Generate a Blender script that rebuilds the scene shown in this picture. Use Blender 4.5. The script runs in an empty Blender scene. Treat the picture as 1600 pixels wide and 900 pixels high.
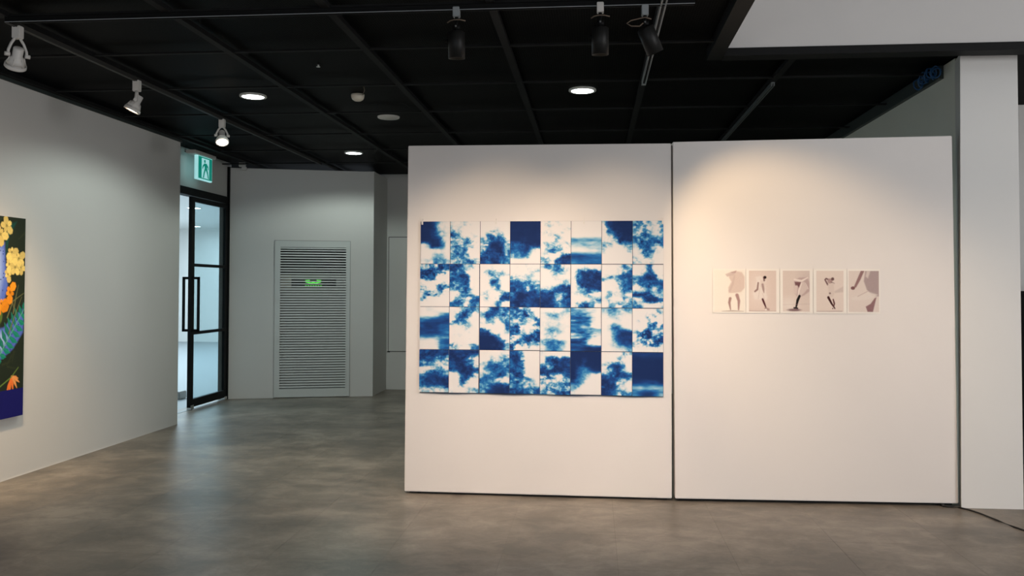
import bpy, bmesh, math, random
import numpy as np
from mathutils import Vector, Matrix
C = bpy.context.scene
COL = C.collection
PI = math.pi
R = math.radians

# ------------------------------------------------------------------ camera
H = 1.48
F_PX, YAW, PITCH, ROLL, SHIFT = 1340.257, 0.0942663, 0.0201177, 0.00367625, -27.9725
cd = bpy.data.cameras.new('camera'); cam = bpy.data.objects.new('camera', cd); COL.objects.link(cam)
_f = Vector((-math.sin(YAW)*math.cos(PITCH), math.cos(YAW)*math.cos(PITCH), math.sin(PITCH)))
_r = Vector((math.cos(YAW), math.sin(YAW), 0)); _u = _r.cross(_f)
_r, _u = _r*math.cos(ROLL)+_u*math.sin(ROLL), _u*math.cos(ROLL)-_r*math.sin(ROLL)
cam.matrix_world = Matrix(((_r.x, _u.x, -_f.x, 0), (_r.y, _u.y, -_f.y, 0), (_r.z, _u.z, -_f.z, H), (0, 0, 0, 1)))
cd.sensor_width = 36; cd.lens = 36*F_PX/1600; cd.shift_y = SHIFT/1600; cd.clip_end = 200
C.camera = cam

# ------------------------------------------------------------------ world, exposure
w = bpy.data.worlds.new('world'); C.world = w; w.use_nodes = True
w.node_tree.nodes['Background'].inputs[0].default_value = (.75, .86, 1, 1)
w.node_tree.nodes['Background'].inputs[1].default_value = 0.6
vs = C.view_settings; vs.view_transform = 'Standard'; vs.look = 'None'; vs.gamma = 1; vs.use_curve_mapping = False
vs.exposure = 0.0

# ------------------------------------------------------------------ large lights, mostly added fill out of view
def aim(o, target):
    o.rotation_euler = (Vector(target)-o.location).to_track_quat('-Z', 'Y').to_euler()
def area(name, loc, target, sx, sy, watts, col):
    l = bpy.data.lights.new(name, 'AREA'); l.shape = 'RECTANGLE'; l.size = sx; l.size_y = sy; l.energy = watts; l.color = col
    o = bpy.data.objects.new(name, l); COL.objects.link(o); o.location = loc; aim(o, target); return o
def spot(name, loc, target, watts, col, deg, blend, rad=.04):
    l = bpy.data.lights.new(name, 'SPOT'); l.energy = watts; l.color = col; l.spot_size = R(deg); l.spot_blend = blend; l.shadow_soft_size = rad
    o = bpy.data.objects.new(name, l); COL.objects.link(o); o.location = loc; aim(o, target); return o
WARM = (1, .70, .40); WARMW = (1, .815, .66); COOL = (.87, 1.0, .93); DAY = (.86, .92, 1.0)
# added fill for daylight from the upper right
area('hall_top_fill_light', (4.0, 0, 6.3), (4.0, .6, 0), 4.5, 6, 12, (.88, .93, 1.0))
area('hall_high_fill_light', (7.8, -1.0, 4.6), (2.6, 6.0, 2.6), 3.0, 1.6, 105, (.80, .90, 1.0))
# added cool fill behind the photographer, standing before a solid wall
area('rear_fill_light', (-1.0, -4.7, 1.7), (-1.0, 0, 1.5), 6.0, 2.4, 95, (.86, .93, 1.0))
# bright outer hall behind the glass door
# added side fill that brightens the left wall evenly, no window there
area('side_fill_light', (7.8, 1.2, 1.9), (-4.4, 5.2, 1.3), 6.0, 2.4, 540, (.98, .97, .98))
area('outer_hall_light', (-8.2, 15.5, 2.95), (-8.2, 15.5, 0), 4, 12, 520, (.66, .87, 1.0))
area('outer_hall_side_fill_light', (-11.8, 16.5, 1.6), (-6, 17, 2.3), 9, 2, 360, (.70, .88, 1.0))  # added unseen fill to lift the hall ceiling behind the top door pane
area('outer_hall_door_fill_light', (-9.5, 9.5, 1.9), (-4.0, 9.9, 1.2), 2.5, 2.2, 30, (.72, .90, 1.0))  # added fill inside the hall facing the glass door, no window built
# added warm fill spots above the view
for x, y, tx, ty, tz, wt, dg in ((-1.0, 3.3, -.80, 6.07, .62, 270, 58), (.1, 3.3, .10, 6.07, .66, 200, 58), (1.3, 3.3, 1.5, 6.07, .40, 112, 62),
        (-3.3, 3.6, -4.44, 5.6, 1.2, 95, 70), (-1.9, 3.0, -2.8, 6.6, 0, 60, 80), (2.4, 3.5, 2.75, 6.07, .4, 60, 60)):
    spot('warm_fill_light', (x, y, 2.95), (tx, ty, tz), wt, WARMW, dg, .9, .08)

# ------------------------------------------------------------------ materials
def s2l(c):
    c = c/255.0
    return c/12.92 if c <= .04045 else ((c+.055)/1.055)**2.4
def rgb(r, g, b): return (s2l(r), s2l(g), s2l(b), 1)
def mat(name, color, rough=.6, metal=0, spec=.5, emit=None, es=0, noise=0, nscale=8, bump=0, bscale=200):
    m = bpy.data.materials.new(name); m.use_nodes = True; nt = m.node_tree; b = nt.nodes['Principled BSDF']
    b.inputs['Base Color'].default_value = color; b.inputs['Roughness'].default_value = rough
    b.inputs['Metallic'].default_value = metal; b.inputs['Specular IOR Level'].default_value = spec
    if emit: b.inputs['Emission Color'].default_value = emit; b.inputs['Emission Strength'].default_value = es
    if noise or bump:
        g = nt.nodes.new('ShaderNodeNewGeometry')
    if noise:
        n = nt.nodes.new('ShaderNodeTexNoise'); n.inputs['Scale'].default_value = nscale; n.inputs['Detail'].default_value = 5
        nt.links.new(g.outputs['Position'], n.inputs['Vector'])
        r = nt.nodes.new('ShaderNodeMapRange'); r.inputs['From Min'].default_value = .3; r.inputs['From Max'].default_value = .7
        r.inputs['To Min'].default_value = 1-noise; r.inputs['To Max'].default_value = 1+noise
        nt.links.new(n.outputs['Fac'], r.inputs['Value'])
        mx = nt.nodes.new('ShaderNodeVectorMath'); mx.operation = 'SCALE'; mx.inputs[0].default_value = color[:3]
        nt.links.new(r.outputs[0], mx.inputs['Scale']); nt.links.new(mx.outputs[0], b.inputs['Base Color'])
    if bump:
        n2 = nt.nodes.new('ShaderNodeTexNoise'); n2.inputs['Scale'].default_value = bscale; n2.inputs['Detail'].default_value = 2
        nt.links.new(g.outputs['Position'], n2.inputs['Vector'])
        bp = nt.nodes.new('ShaderNodeBump'); bp.inputs['Strength'].default_value = bump; bp.inputs['Distance'].default_value = .001
        nt.links.new(n2.outputs['Fac'], bp.inputs['Height']); nt.links.new(bp.outputs[0], b.inputs['Normal'])
    return m
M = {}
M['wall'] = mat('wall_paint', (.63, .62, .60, 1), .62, noise=.015, nscale=1.5, bump=.15, bscale=150, spec=.3)
M['panel'] = mat('panel_paint', (.66, .625, .60, 1), .60, noise=.012, nscale=2, bump=.12, bscale=180, spec=.3)
M['upper_wall'] = mat('upper_wall_shaded', (.50, .485, .475, 1), .62, noise=.02, nscale=1.2, spec=.3)  # white wall paint darkened to stand in for dimmer light up there
M['grey_wall'] = mat('grey_wall_paint', (.72, .72, .64, 1), .6, noise=.02, nscale=2, spec=.3)
M['black'] = mat('black_metal', (.0038, .004, .0042, 1), .6, noise=.15, nscale=20, spec=.15)
M['lamp_black'] = mat('lamp_black', (.010, .010, .0095, 1), .5, spec=.25)
M['grid'] = mat('grid_metal', (.011, .0112, .0115, 1), .65, noise=.15, nscale=12, spec=.10)
M['rail'] = mat('rail_black', (.035, .034, .032, 1), .5, spec=.3)
M['rail_mid'] = mat('rail_mid_grey', (.09, .10, .10, 1), .5)
M['silver_rail'] = mat('rail_grey', (.26, .28, .29, 1), .4)
M['trim_dark'] = mat('dark_trim', (.035, .045, .043, 1), .5)
M['dark'] = mat('void_black', (.004, .004, .004, 1), .9)
M['white_metal'] = mat('white_enamel', (.62, .60, .57, 1), .45)
M['white_plastic'] = mat('white_plastic', (.68, .62, .52, 1), .5)
M['grille_frame'] = mat('grille_frame_enamel', (.57, .59, .575, 1), .5)
M['grille'] = mat('grille_enamel', (.68, .71, .69, 1), .5)
M['unit'] = mat('unit_grey', (.30, .30, .29, 1), .5)
M['unit_beige'] = mat('unit_beige', (.42, .40, .34, 1), .5)
M['steel'] = mat('steel', (.6, .6, .58, 1), .3, metal=1)
M['glow_cool'] = mat('lamp_glow_cool', (1, 1, 1, 1), .5, emit=(.86, 1, .95, 1), es=14)
M['glow_warm'] = mat('lamp_glow_warm', (1, 1, 1, 1), .5, emit=(1, .80, .58, 1), es=12)
M['green_led'] = mat('green_led', (0, .2, 0, 1), .5, emit=(.12, .9, .08, 1), es=.9)
M['sign_green'] = mat('sign_green', (.0, .22, .15, 1), .4, emit=(.0, .30, .22, 1), es=.55)
M['sign_white'] = mat('sign_white', (.5, .8, .8, 1), .4, emit=(.36, .72, .74, 1), es=.75)
M['paper'] = mat('print_paper', (.70, .66, .61, 1), .55)
M['cable'] = mat('cable_black', (.012, .011, .010, 1), .45)
M['cable_brown'] = mat('cable_brown', (.12, .085, .06, 1), .5)
M['blue_cable'] = mat('cable_blue', (.015, .085, .22, 1), .5)
M['canvas_edge'] = mat('canvas_edge', (.10, .012, .008, 1), .6)
M['outer_floor'] = mat('outer_floor_tile', (.26, .28, .29, 1), .5)

def mk_floor(name, amp=1):
    m = bpy.data.materials.new(name); m.use_nodes = True; nt = m.node_tree; b = nt.nodes['Principled BSDF']; L = nt.links.new
    g = nt.nodes.new('ShaderNodeNewGeometry')
    mp = nt.nodes.new('ShaderNodeMapping'); mp.inputs['Scale'].default_value = (.8, 1.0, 1); L(g.outputs['Position'], mp.inputs['Vector'])
    def nz(sc, det, rough=.6, dist=0):
        n = nt.nodes.new('ShaderNodeTexNoise'); n.inputs['Scale'].default_value = sc; n.inputs['Detail'].default_value = det
        n.inputs['Roughness'].default_value = rough; n.inputs['Distortion'].default_value = dist
        L(mp.outputs[0], n.inputs['Vector']); return n
    a, b2, c = nz(1.6, 6, .62, .4), nz(7, 8, .65, .6), nz(60, 4)
    def mul(x, k, y=None, op='MULTIPLY_ADD', add=0):
        n = nt.nodes.new('ShaderNodeMath'); n.operation = op; L(x, n.inputs[0]); n.inputs[1].default_value = k
        if y is not None: L(y, n.inputs[2])
        else: n.inputs[2].default_value = add
        return n.outputs[0]
    v = mul(a.outputs['Fac'], .62, add=-.095); v = mul(b2.outputs['Fac'], .44, v); v = mul(c.outputs['Fac'], .10, v)
    oi = nt.nodes.new('ShaderNodeObjectInfo'); v = mul(oi.outputs['Random'], .03, v)
    cr = nt.nodes.new('ShaderNodeValToRGB'); L(v, cr.inputs[0]); e = cr.color_ramp.elements
    e[0].position = .40; e[0].color = (.124, .108, .089, 1); e[1].position = .62; e[1].color = (.290, .250, .205, 1)
    k = e.new(.51); k.color = (.198, .169, .137, 1)
    L(cr.outputs[0], b.inputs['Base Color'])
    rr = nt.nodes.new('ShaderNodeMapRange'); rr.inputs['To Min'].default_value = .30; rr.inputs['To Max'].default_value = .46
    L(b2.outputs['Fac'], rr.inputs['Value']); L(rr.outputs[0], b.inputs['Roughness'])
    b.inputs['Specular IOR Level'].default_value = .31
    bp = nt.nodes.new('ShaderNodeBump'); bp.inputs['Strength'].default_value = .16; bp.inputs['Distance'].default_value = .002
    L(b2.outputs['Fac'], bp.inputs['Height']); L(bp.outputs[0], b.inputs['Normal'])
    return m
M['floor'] = mk_floor('vinyl_floor')
M['seam'] = mat('floor_seam', (.10, .088, .075, 1), .7)

def mk_mesh(name, lo, hi):
    """expanded metal ceiling panel: strands over a dark void"""
    m = bpy.data.materials.new(name); m.use_nodes = True; nt = m.node_tree; b = nt.nodes['Principled BSDF']; L = nt.links.new
    g = nt.nodes.new('ShaderNodeNewGeometry'); mp = nt.nodes.new('ShaderNodeMapping'); mp.inputs['Rotation'].default_value = (0, 0, PI/2)
    L(g.outputs['Position'], mp.inputs['Vector'])
    br = nt.nodes.new('ShaderNodeTexBrick'); L(mp.outputs[0], br.inputs['Vector'])
    br.inputs['Scale'].default_value = 1; br.inputs['Brick Width'].default_value = .034; br.inputs['Row Height'].default_value = .016
    br.inputs['Mortar Size'].default_value = .0030; br.inputs['Mortar Smooth'].default_value = .1
    br.inputs['Color1'].default_value = lo; br.inputs['Color2'].default_value = lo; br.inputs['Mortar'].default_value = hi
    L(br.outputs['Color'], b.inputs['Base Color']); b.inputs['Roughness'].default_value = .5
    b.inputs['Specular IOR Level'].default_value = .02
    bp = nt.nodes.new('ShaderNodeBump'); bp.inputs['Strength'].default_value = .5; bp.inputs['Distance'].default_value = .002
    L(br.outputs['Fac'], bp.inputs['Height']); L(bp.outputs[0], b.inputs['Normal'])
    return m
M['mesh'] = mk_mesh('expanded_metal', (.0003, .0003, .0003, 1), (.0046, .0043, .0040, 1))
def mk_glass(name, tint):
    m = bpy.data.materials.new(name); m.use_nodes = True; nt = m.node_tree; nt.nodes.clear(); L = nt.links.new
    o = nt.nodes.new('ShaderNodeOutputMaterial'); mx = nt.nodes.new('ShaderNodeMixShader')
    t = nt.nodes.new('ShaderNodeBsdfTransparent'); t.inputs[0].default_value = tint
    g = nt.nodes.new('ShaderNodeBsdfGlossy'); g.inputs['Roughness'].default_value = .02; g.inputs[0].default_value = (.9, 1, 1, 1)
    lw = nt.nodes.new('ShaderNodeLayerWeight'); lw.inputs[0].default_value = .5
    pw = nt.nodes.new('ShaderNodeMath'); pw.operation = 'POWER'; L(lw.outputs['Facing'], pw.inputs[0]); pw.inputs[1].default_value = 5
    f = nt.nodes.new('ShaderNodeMath'); f.operation = 'MULTIPLY_ADD'; L(pw.outputs[0], f.inputs[0]); f.inputs[1].default_value = .9; f.inputs[2].default_value = .04
    L(f.outputs[0], mx.inputs[0]); L(t.outputs[0], mx.inputs[1]); L(g.outputs[0], mx.inputs[2]); L(mx.outputs[0], o.inputs[0])
    return m
M['glass'] = mk_glass('door_glass', (.80, .89, .91, 1))
def mk_vc(name, rough=.5, spec=.3):
    m = bpy.data.materials.new(name); m.use_nodes = True; nt = m.node_tree; b = nt.nodes['Principled BSDF']
    a = nt.nodes.new('ShaderNodeAttribute'); a.attribute_name = 'ink'; nt.links.new(a.outputs['Color'], b.inputs['Base Color'])
    b.inputs['Roughness'].default_value = rough; b.inputs['Specular IOR Level'].default_value = spec
    return m
M['cyanotype'] = mk_vc('cyanotype_ink', .7, .06)
M['photo_ink'] = mk_vc('photo_ink', .7, .08)
M['paint_ink'] = mk_vc('canvas_paint', .6, .12)

# ------------------------------------------------------------------ mesh helpers
class MB:
    def __init__(s): s.b = bmesh.new()
    def box(s, x0, x1, y0, y1, z0, z1, bevel=0, mtx=None):
        r = bmesh.ops.create_cube(s.b, size=1)['verts']
        for v in r: v.co = Vector(((x0+x1)/2+v.co.x*(x1-x0), (y0+y1)/2+v.co.y*(y1-y0), (z0+z1)/2+v.co.z*(z1-z0)))
        if mtx: bmesh.ops.transform(s.b, matrix=mtx, verts=r)
        if bevel:
            es = list({e for v in r for e in v.link_edges})
            bmesh.ops.bevel(s.b, geom=es, offset=bevel, segments=2, affect='EDGES', clamp_overlap=True)
        return s
    def cyl(s, p0, p1, r0, r1=None, n=20, caps=True, smooth=True):
        p0, p1 = Vector(p0), Vector(p1); r1 = r0 if r1 is None else r1
        d = p1-p0; q = d.to_track_quat('Z', 'Y').to_matrix()
        A = [s.b.verts.new(p0+q@Vector((r0*math.cos(2*PI*i/n), r0*math.sin(2*PI*i/n), 0))) for i in range(n)]
        B = [s.b.verts.new(p1+q@Vector((r1*math.cos(2*PI*i/n), r1*math.sin(2*PI*i/n), 0))) for i in range(n)]
        for i in range(n):
            f = s.b.faces.new((A[i], A[(i+1) % n], B[(i+1) % n], B[i])); f.smooth = smooth
        if caps: s.b.faces.new(A[::-1]); s.b.faces.new(B)
        return s
    def lathe(s, prof, n=28, mtx=None, close=False):
        """prof: list of (r, z) around the z axis"""
        rings = []
        for r, z in prof:
            ring = []
            for i in range(n):
                p = Vector((max(r, 1e-5)*math.cos(2*PI*i/n), max(r, 1e-5)*math.sin(2*PI*i/n), z))
                if mtx: p = mtx@p
                ring.append(s.b.verts.new(p))
            rings.append(ring)
        for a, b in zip(rings, rings[1:]):
            for i in range(n):
                f = s.b.faces.new((a[i], a[(i+1) % n], b[(i+1) % n], b[i])); f.smooth = True
        return s
    def tube(s, pts, r, n=8):
        pts = [Vector(p) for p in pts]; rings = []
        for i, p in enumerate(pts):
            d = (pts[min(i+1, len(pts)-1)]-pts[max(i-1, 0)]).normalized()
            q = d.to_track_quat('Z', 'Y').to_matrix()
            rings.append([s.b.verts.new(p+q@Vector((r*math.cos(2*PI*k/n), r*math.sin(2*PI*k/n), 0))) for k in range(n)])
        # keep neighbouring rings from twisting
        for j in range(1, len(rings)):
            a = rings[j-1][0].co; k = min(range(n), key=lambda t: (rings[j][t].co-a).length); rings[j] = rings[j][k:]+rings[j][:k]
        for a, b in zip(rings, rings[1:]):
            for i in range(n):
                f = s.b.faces.new((a[i], a[(i+1) % n], b[(i+1) % n], b[i])); f.smooth = True
        s.b.faces.new(rings[0][::-1]); s.b.faces.new(rings[-1])
        return s
    def prism(s, poly, mtx, t):
        """poly in local (x, y), thickness t along local z"""
        A = [s.b.verts.new(mtx@Vector((x, y, 0))) for x, y in poly]; B = [s.b.verts.new(mtx@Vector((x, y, t))) for x, y in poly]
        n = len(poly); s.b.faces.new(A[::-1]); s.b.faces.new(B)
        for i in range(n): s.b.faces.new((A[i], A[(i+1) % n], B[(i+1) % n], B[i]))
        return s
    def hexa(s, P):
        """8 points: bottom 4 (ccw) then top 4"""
        V = [s.b.verts.new(p) for p in P]
        for q in ((3, 2, 1, 0), (4, 5, 6, 7), (0, 1, 5, 4), (1, 2, 6, 5), (2, 3, 7, 6), (3, 0, 4, 7)): s.b.faces.new([V[i] for i in q])
        return s
    def build(s, name, m, parent=None, loc=None, rz=None):
        bmesh.ops.recalc_face_normals(s.b, faces=s.b.faces[:])
        me = bpy.data.meshes.new(name); s.b.to_mesh(me); s.b.free(); me.materials.append(M[m] if isinstance(m, str) else m)
        o = bpy.data.objects.new(name, me); COL.objects.link(o)
        if parent: o.parent = parent
        if loc is not None: o.location = loc
        if rz is not None: o.rotation_euler = (0, 0, rz)
        return o
def empty(name, loc=(0, 0, 0), rz=0):
    o = bpy.data.objects.new(name, None); COL.objects.link(o); o.location = loc; o.rotation_euler = (0, 0, rz); o.empty_display_size = .05
    return o
def tag(o, label, cat, group=None):
    o['label'] = label; o['category'] = cat
    if group: o['group'] = group
    return o
def struct(o, label, cat): o['kind'] = 'structure'; o['label'] = label; o['category'] = cat; return o
def put(o, src, parent, loc=None):
    c = src.copy(); COL.objects.link(c); c.parent = parent
    if loc is not None: c.location = loc
    return c
def copy_tree(o, parent=None):
    c = o.copy(); COL.objects.link(c); c.parent = parent
    for ch in list(o.children): copy_tree(ch, c)
    return c

# ------------------------------------------------------------------ room shell
ZC = 3.06           # underside of the black ceiling grid
LX, RX = -4.44, 2.545
fl = struct(empty('floor'), 'brown grey mottled vinyl floor across the gallery', 'floor')
MB().box(-4.84, 8, -5, 12.4, -.06, -.0015).build('floor_base', 'seam', fl)
TS = .635; X0, Y0 = .135-8*.635, 5.2-2*.635
tm = MB().box(0, TS-.0010, 0, TS-.0010, -.006, 0).build('tile', 'floor', fl)
first = True
for j in range(-1, 13):
    for i in range(0, 15):
        x, y = X0+i*TS, Y0+j*TS
        if x+TS > 5.3: continue
        t = tm if first else put(None, tm, fl); first = False
        t.location = (x, y, 0)
XE = X0+TS*int((5.3-X0)/TS)
b = MB(); b.box(-4.945, 8, -5, Y0-TS-.001, -.006, 0); b.box(XE, 8, Y0-TS, 12.4, -.006, 0); b.build('floor_field', 'floor', fl)

def wall(name, P0, P1, z0, z1, th, m, label):
    """vertical slab from P0 to P1, thickness to the left of the direction"""
    d = Vector((P1[0]-P0[0], P1[1]-P0[1])).normalized(); n = Vector((-d.y, d.x))*th
    P = [Vector((P0[0], P0[1], z0)), Vector((P1[0], P1[1], z0)), Vector((P1[0]+n.x, P1[1]+n.y, z0)), Vector((P0[0]+n.x, P0[1]+n.y, z0))]
    return struct(MB().hexa(P+[p+Vector((0, 0, z1-z0)) for p in P]).build(name, m), label, 'wall')
wall('wall_left', (LX, -5), (LX, 8.86), 0, 3.035, .36, 'wall', 'long white wall on the left that carries the flower painting')
A0, A1 = Vector((-4.77, 10.90)), Vector((-2.97, 11.42))
wall('wall_return', (-2.97, 11.42), (-2.975, 12.2), 0, 3.05, .12, 'wall', 'short white return wall between the grille wall and the back wall')
wall('wall_back', (-3.2, 12.2), (2.7, 12.2), 0, 3.112, .15, 'wall', 'white back wall with the flush access panel, behind the display panels')
wall('wall_right', (RX, 12.3), (RX, 6.30), 0, ZC+.05, .15, 'grey_wall', 'dim grey green side wall behind the right display panel')
wall('wall_rear', (8, -5), (-4.8, -5), 0, 6.4, .15, 'wall', 'white wall behind the photographer')
wall('wall_far_right', (8, 7.75), (2.7, 7.75), 0, 3.2, -.15, 'wall', 'grey wall glimpsed right of the white column')
wall('wall_side', (8, 7.9), (8, -5), 0, 6.4, -.15, 'wall', 'white side wall of the double height hall')
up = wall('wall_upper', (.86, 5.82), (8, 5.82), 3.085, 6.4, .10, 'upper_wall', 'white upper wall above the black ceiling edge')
wall('wall_upper_side', (.83, 5.92), (.83, -5), ZC+.10, 6.4, -.08, 'wall', 'white upper wall over the edge of the low black ceiling')
struct(MB().box(.75, 8.1, -5.1, 5.95, 6.4, 6.5).build('ceiling_upper', 'wall'), 'white ceiling of the double height hall', 'ceiling')
# trims
struct(MB().box(LX-.02, LX+.012, -5, 8.875, 3.033, ZC+.01).build('trim_1', 'trim_dark'), 'dark grey trim strip along the top of the left wall', 'trim')
struct(MB().box(.87, 8, 5.80, 5.93, 3.03, 3.082).build('trim_2', 'black'), 'black steel edge beam under the white upper wall', 'trim')
struct(MB().box(.77, .868, -5, 5.93, 3.035, 3.20).build('trim_3', 'black'), 'black edge beam along the opening of the low ceiling', 'trim')
tr = MB().box(RX-.035, RX, 6.5, 12.2, 3.015, 3.112); struct(tr.build('trim_4', 'trim_dark'), 'thin dark green trim on top of the dim side wall', 'trim')
for nm, a, bb, t in (('baseboard_left', (LX, -5), (LX, 8.86), .004),):
    struct(MB().box(LX, LX+t, -5, 8.86, 0, .006).build(nm, 'wall'), 'thin white sealant line at the foot of the left wall', 'baseboard')

# angled wall with the grille recess
aw = struct(empty('wall_angled', (A0.x, A0.y, 0), math.atan2(A1.y-A0.y, A1.x-A0.x)), 'white angled wall beside the glass door holding the tall louvred grille', 'wall')
AL = (A1-A0).length
GX0, GX1, GZ1 = .575, 1.565, 2.095
b = MB(); b.box(0, GX0, 0, .12, 0, 3.045); b.box(GX1, AL, 0, .12, 0, 3.045); b.box(GX0, GX1, 0, .12, GZ1, 3.045)
b.build('wall_face', 'wall', aw)
b = MB(); b.box(GX0, GX1, .62, .66, 0, 2.2); b.box(GX0-.03, GX0, .12, .62, 0, 2.2); b.box(GX1, GX1+.03, .12, .62, 0, 2.2); b.box(GX0, GX1, .12, .62, 2.16, 2.2)
b.build('recess', 'dark', aw)

# black ceiling: grid of bars with expanded metal panels
ce = struct(empty('ceiling'), 'black suspended ceiling of steel bars and expanded metal panels', 'ceiling')
XB = [-5.25, -4.40, -3.45, -2.455, -1.515, -.572, .382, 1.37, RX-.02]
YB = [-5, -3.5, -2.5, -1.5, -.5, .55, 1.6, 2.65, 3.7, 4.73, 5.585, 6.60, 7.63, 8.69, 9.70, 10.72, 12.2]
HP = ZC+.055
def inside(x0, x1, y0, y1):
    return not (x0 >= .38 and y0 < 5.5 and x1 > 1)
cache = {}
for i in range(len(XB)-1):
    for j in range(len(YB)-1):
        x0, x1, y0, y1 = XB[i], XB[i+1], YB[j], YB[j+1]
        if y1 <= 5.6 and x0 >= 1.3: continue
        if y1 <= 5.6 and x1 > 1: x1 = .80
        if abs(y0-5.585) < .01 and x0 > 1: y0 = 5.93
        if abs(y0-5.585) < .01 and x1 > 1:
            MB().box(0, 1.37-.80, 0, 6.60-5.93, 0, .006).build('mesh_panel', 'mesh', ce).location = (.80, 5.93, HP); x1 = .80
        k = (round(x1-x0, 3), round(y1-y0, 3))
        if k not in cache:
            cache[k] = MB().box(0, k[0], 0, k[1], 0, .006).build('mesh_panel', 'mesh', ce); o = cache[k]
        else: o = put(None, cache[k], ce)
        o.location = (x0, y0, HP)
for x in XB[1:-1]:
    y0 = 5.9 if x > 1 else -5
    MB().box(x-.024, x+.024, y0, 12.2, ZC, ZC+.030).build('main_bar', 'grid', ce)
for y in YB[1:-1]:
    x1 = .79 if y < 5.6 else RX
    MB().box(-5.2, x1, y-.016, y+.016, ZC+.004, ZC+.016).build('cross_bar', 'grid', ce)
MB().box(.80, RX, 5.93, 5.99, ZC, ZC+.03).build('cross_bar', 'grid', ce)
MB().box(-5.2, .80, -5, 5.93, HP+.02, HP+.06).build('deck', 'dark', ce)
MB().box(-5.2, 8, 5.93, 12.4, HP+.02, HP+.06).build('deck', 'dark', ce)
b = MB(); b.box(2.56, 8, 5.93, 7.75, ZC+.01, ZC+.07); b.build('soffit', 'mesh', ce)

# column
struct(MB().hexa([Vector(p) for p in ((2.480, 6.088, 0), (2.885, 6.096, 0), (2.885, 6.29, 0), (2.540, 6.29, 0), (2.492, 6.086, 3.088), (2.866, 6.092, 3.088), (2.866, 6.29, 3.088), (2.540, 6.29, 3.088))]).build('column', 'wall'),
       'white square column at the right edge, beside the right display panel', 'column')

# ------------------------------------------------------------------ door wall, glass door, outer hall
DX = -4.80
wall('wall_door', (DX, 8.80), (DX, 11.0), 2.655, 3.15, .12, 'wall', 'grey white wall band above the glass door')
struct(MB().box(DX-.10, DX+.03, 10.87, 10.955, 0, 3.055).build('trim_5', 'black'), 'black steel post between glass door and angled wall', 'trim')
struct(MB().box(DX-.10, DX+.02, 8.86, 10.87, 2.565, 2.655).build('trim_6', 'black'), 'black steel header beam above the glass door', 'trim')
d1 = struct(empty('door_1', (DX, 0, 0)), 'black steel framed glass door with three panes and square pull handles', 'door')
T = .02
b = MB(); b.box(-T, T, 9.845, 9.925, .03, 2.555); b.build('door_stile', 'black', d1)
b = MB(); b.box(-T, T, 10.79, 10.865, .03, 2.555); b.build('door_stile', 'black', d1)
MB().box(-T, T, 9.925, 10.79, 2.50, 2.555).build('top_rail', 'black', d1)
MB().box(-T, T, 9.925, 10.79, .03, .125).build('bottom_rail', 'black', d1)
for z in (1.735, .915): MB().box(-T, T, 9.925, 10.79, z-.018, z+.018).build('glazing_bar', 'black', d1)
for z0, z1 in ((.125, .897), (.933, 1.717), (1.753, 2.50)): MB().box(-.004, .004, 9.925, 10.79, z0, z1).build('glass_pane', 'glass', d1)
for s in (1, -1):
    b = MB(); xs = (s*T, s*.105); x0, x1 = min(xs), max(xs); w_ = .026
    xo = s*.105
    b.box(min(xo, xo-s*w_), max(xo, xo-s*w_), 9.873, 9.897, .935, 1.592)
    b.box(x0, x1, 9.873, 9.897, 1.562, 1.592); b.box(x0, x1, 9.873, 9.897, .935, .965)
    h = b.build('pull_handle', 'black', d1)
MB().box(-.028, .028, 9.86, 9.93, .004, .055).build('floor_pivot', 'steel', d1)
MB().box(-.03, .03, 10.8, 10.86, .004, .04).build('floor_pivot', 'steel', d1)
# outer hall
struct(MB().box(-12, DX-.02, 6.8, 22, -.05, -.001).build('outer_floor', 'outer_floor'), 'pale floor of the bright hall beyond the glass door', 'floor')
struct(MB().box(DX-.04, DX+.005, 8.86, 10.87, -.001, .003).build('threshold', 'outer_floor'), 'pale threshold strip under the glass door', 'threshold')
oh = MB(); oh.box(-12.1, -12, 6.8, 22, 0, 3.0); oh.box(-12, DX-.1, 22, 22.1, 0, 3.0); oh.box(-12, DX-.37, 6.7, 6.8, 0, 3.0); oh.box(DX-.10, DX-.02, 10.96, 22, 0, 3.0)
struct(oh.build('wall_outer', 'wall'), 'white walls of the bright hall beyond the glass door', 'wall')
struct(MB().box(-12, DX-.12, 6.8, 22, 3.0, 3.05).build('ceiling_outer', 'wall'), 'white ceiling of the bright hall beyond the glass door', 'ceiling')
for (x, y), lb in zip(((-7.70, 15.95), (-10.05, 20.9)), ('round lit downlight in the hall ceiling, lower left spot seen through the top door pane', 'farther lit downlight in the hall ceiling seen through the top door pane')):
    o = empty('downlight', (x, y, 3.0)); tag(o, lb, 'ceiling light', 'downlights of the outer hall')
    MB().lathe([(.14, 0), (.14, -.01), (.12, -.012), (.12, 0)]).build('rim', 'white_metal', o)
    MB().cyl((0, 0, -.001), (0, 0, -.009), .118).build('diffuser', 'glow_cool', o)
o = MB().box(-5.62, -5.36, 10.75, 10.95, 0, .10, .01).build('doorstop_block', 'unit'); tag(o, 'small grey block on the hall floor left of the glass door', 'block')

# ------------------------------------------------------------------ access panel in the back wall
ap = tag(empty('access_panel', (-2.95, 12.198, .545)), 'white flush access panel in the back wall left of the display panel', 'panel')
MB().box(.008, 1.25, -.006, .0, .008, 1.652).build('panel_leaf', 'wall', ap)
b = MB(); b.box(0, 1.258, -.003, .0, 0, .008); b.box(0, 1.258, -.003, 0, 1.652, 1.660); b.box(0, .008, -.003, 0, 0, 1.66); b.build('joint', 'black', ap)
MB().box(-.01, .03, -.010, 0, -.008, .006).build('latch', 'black', ap)

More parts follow.
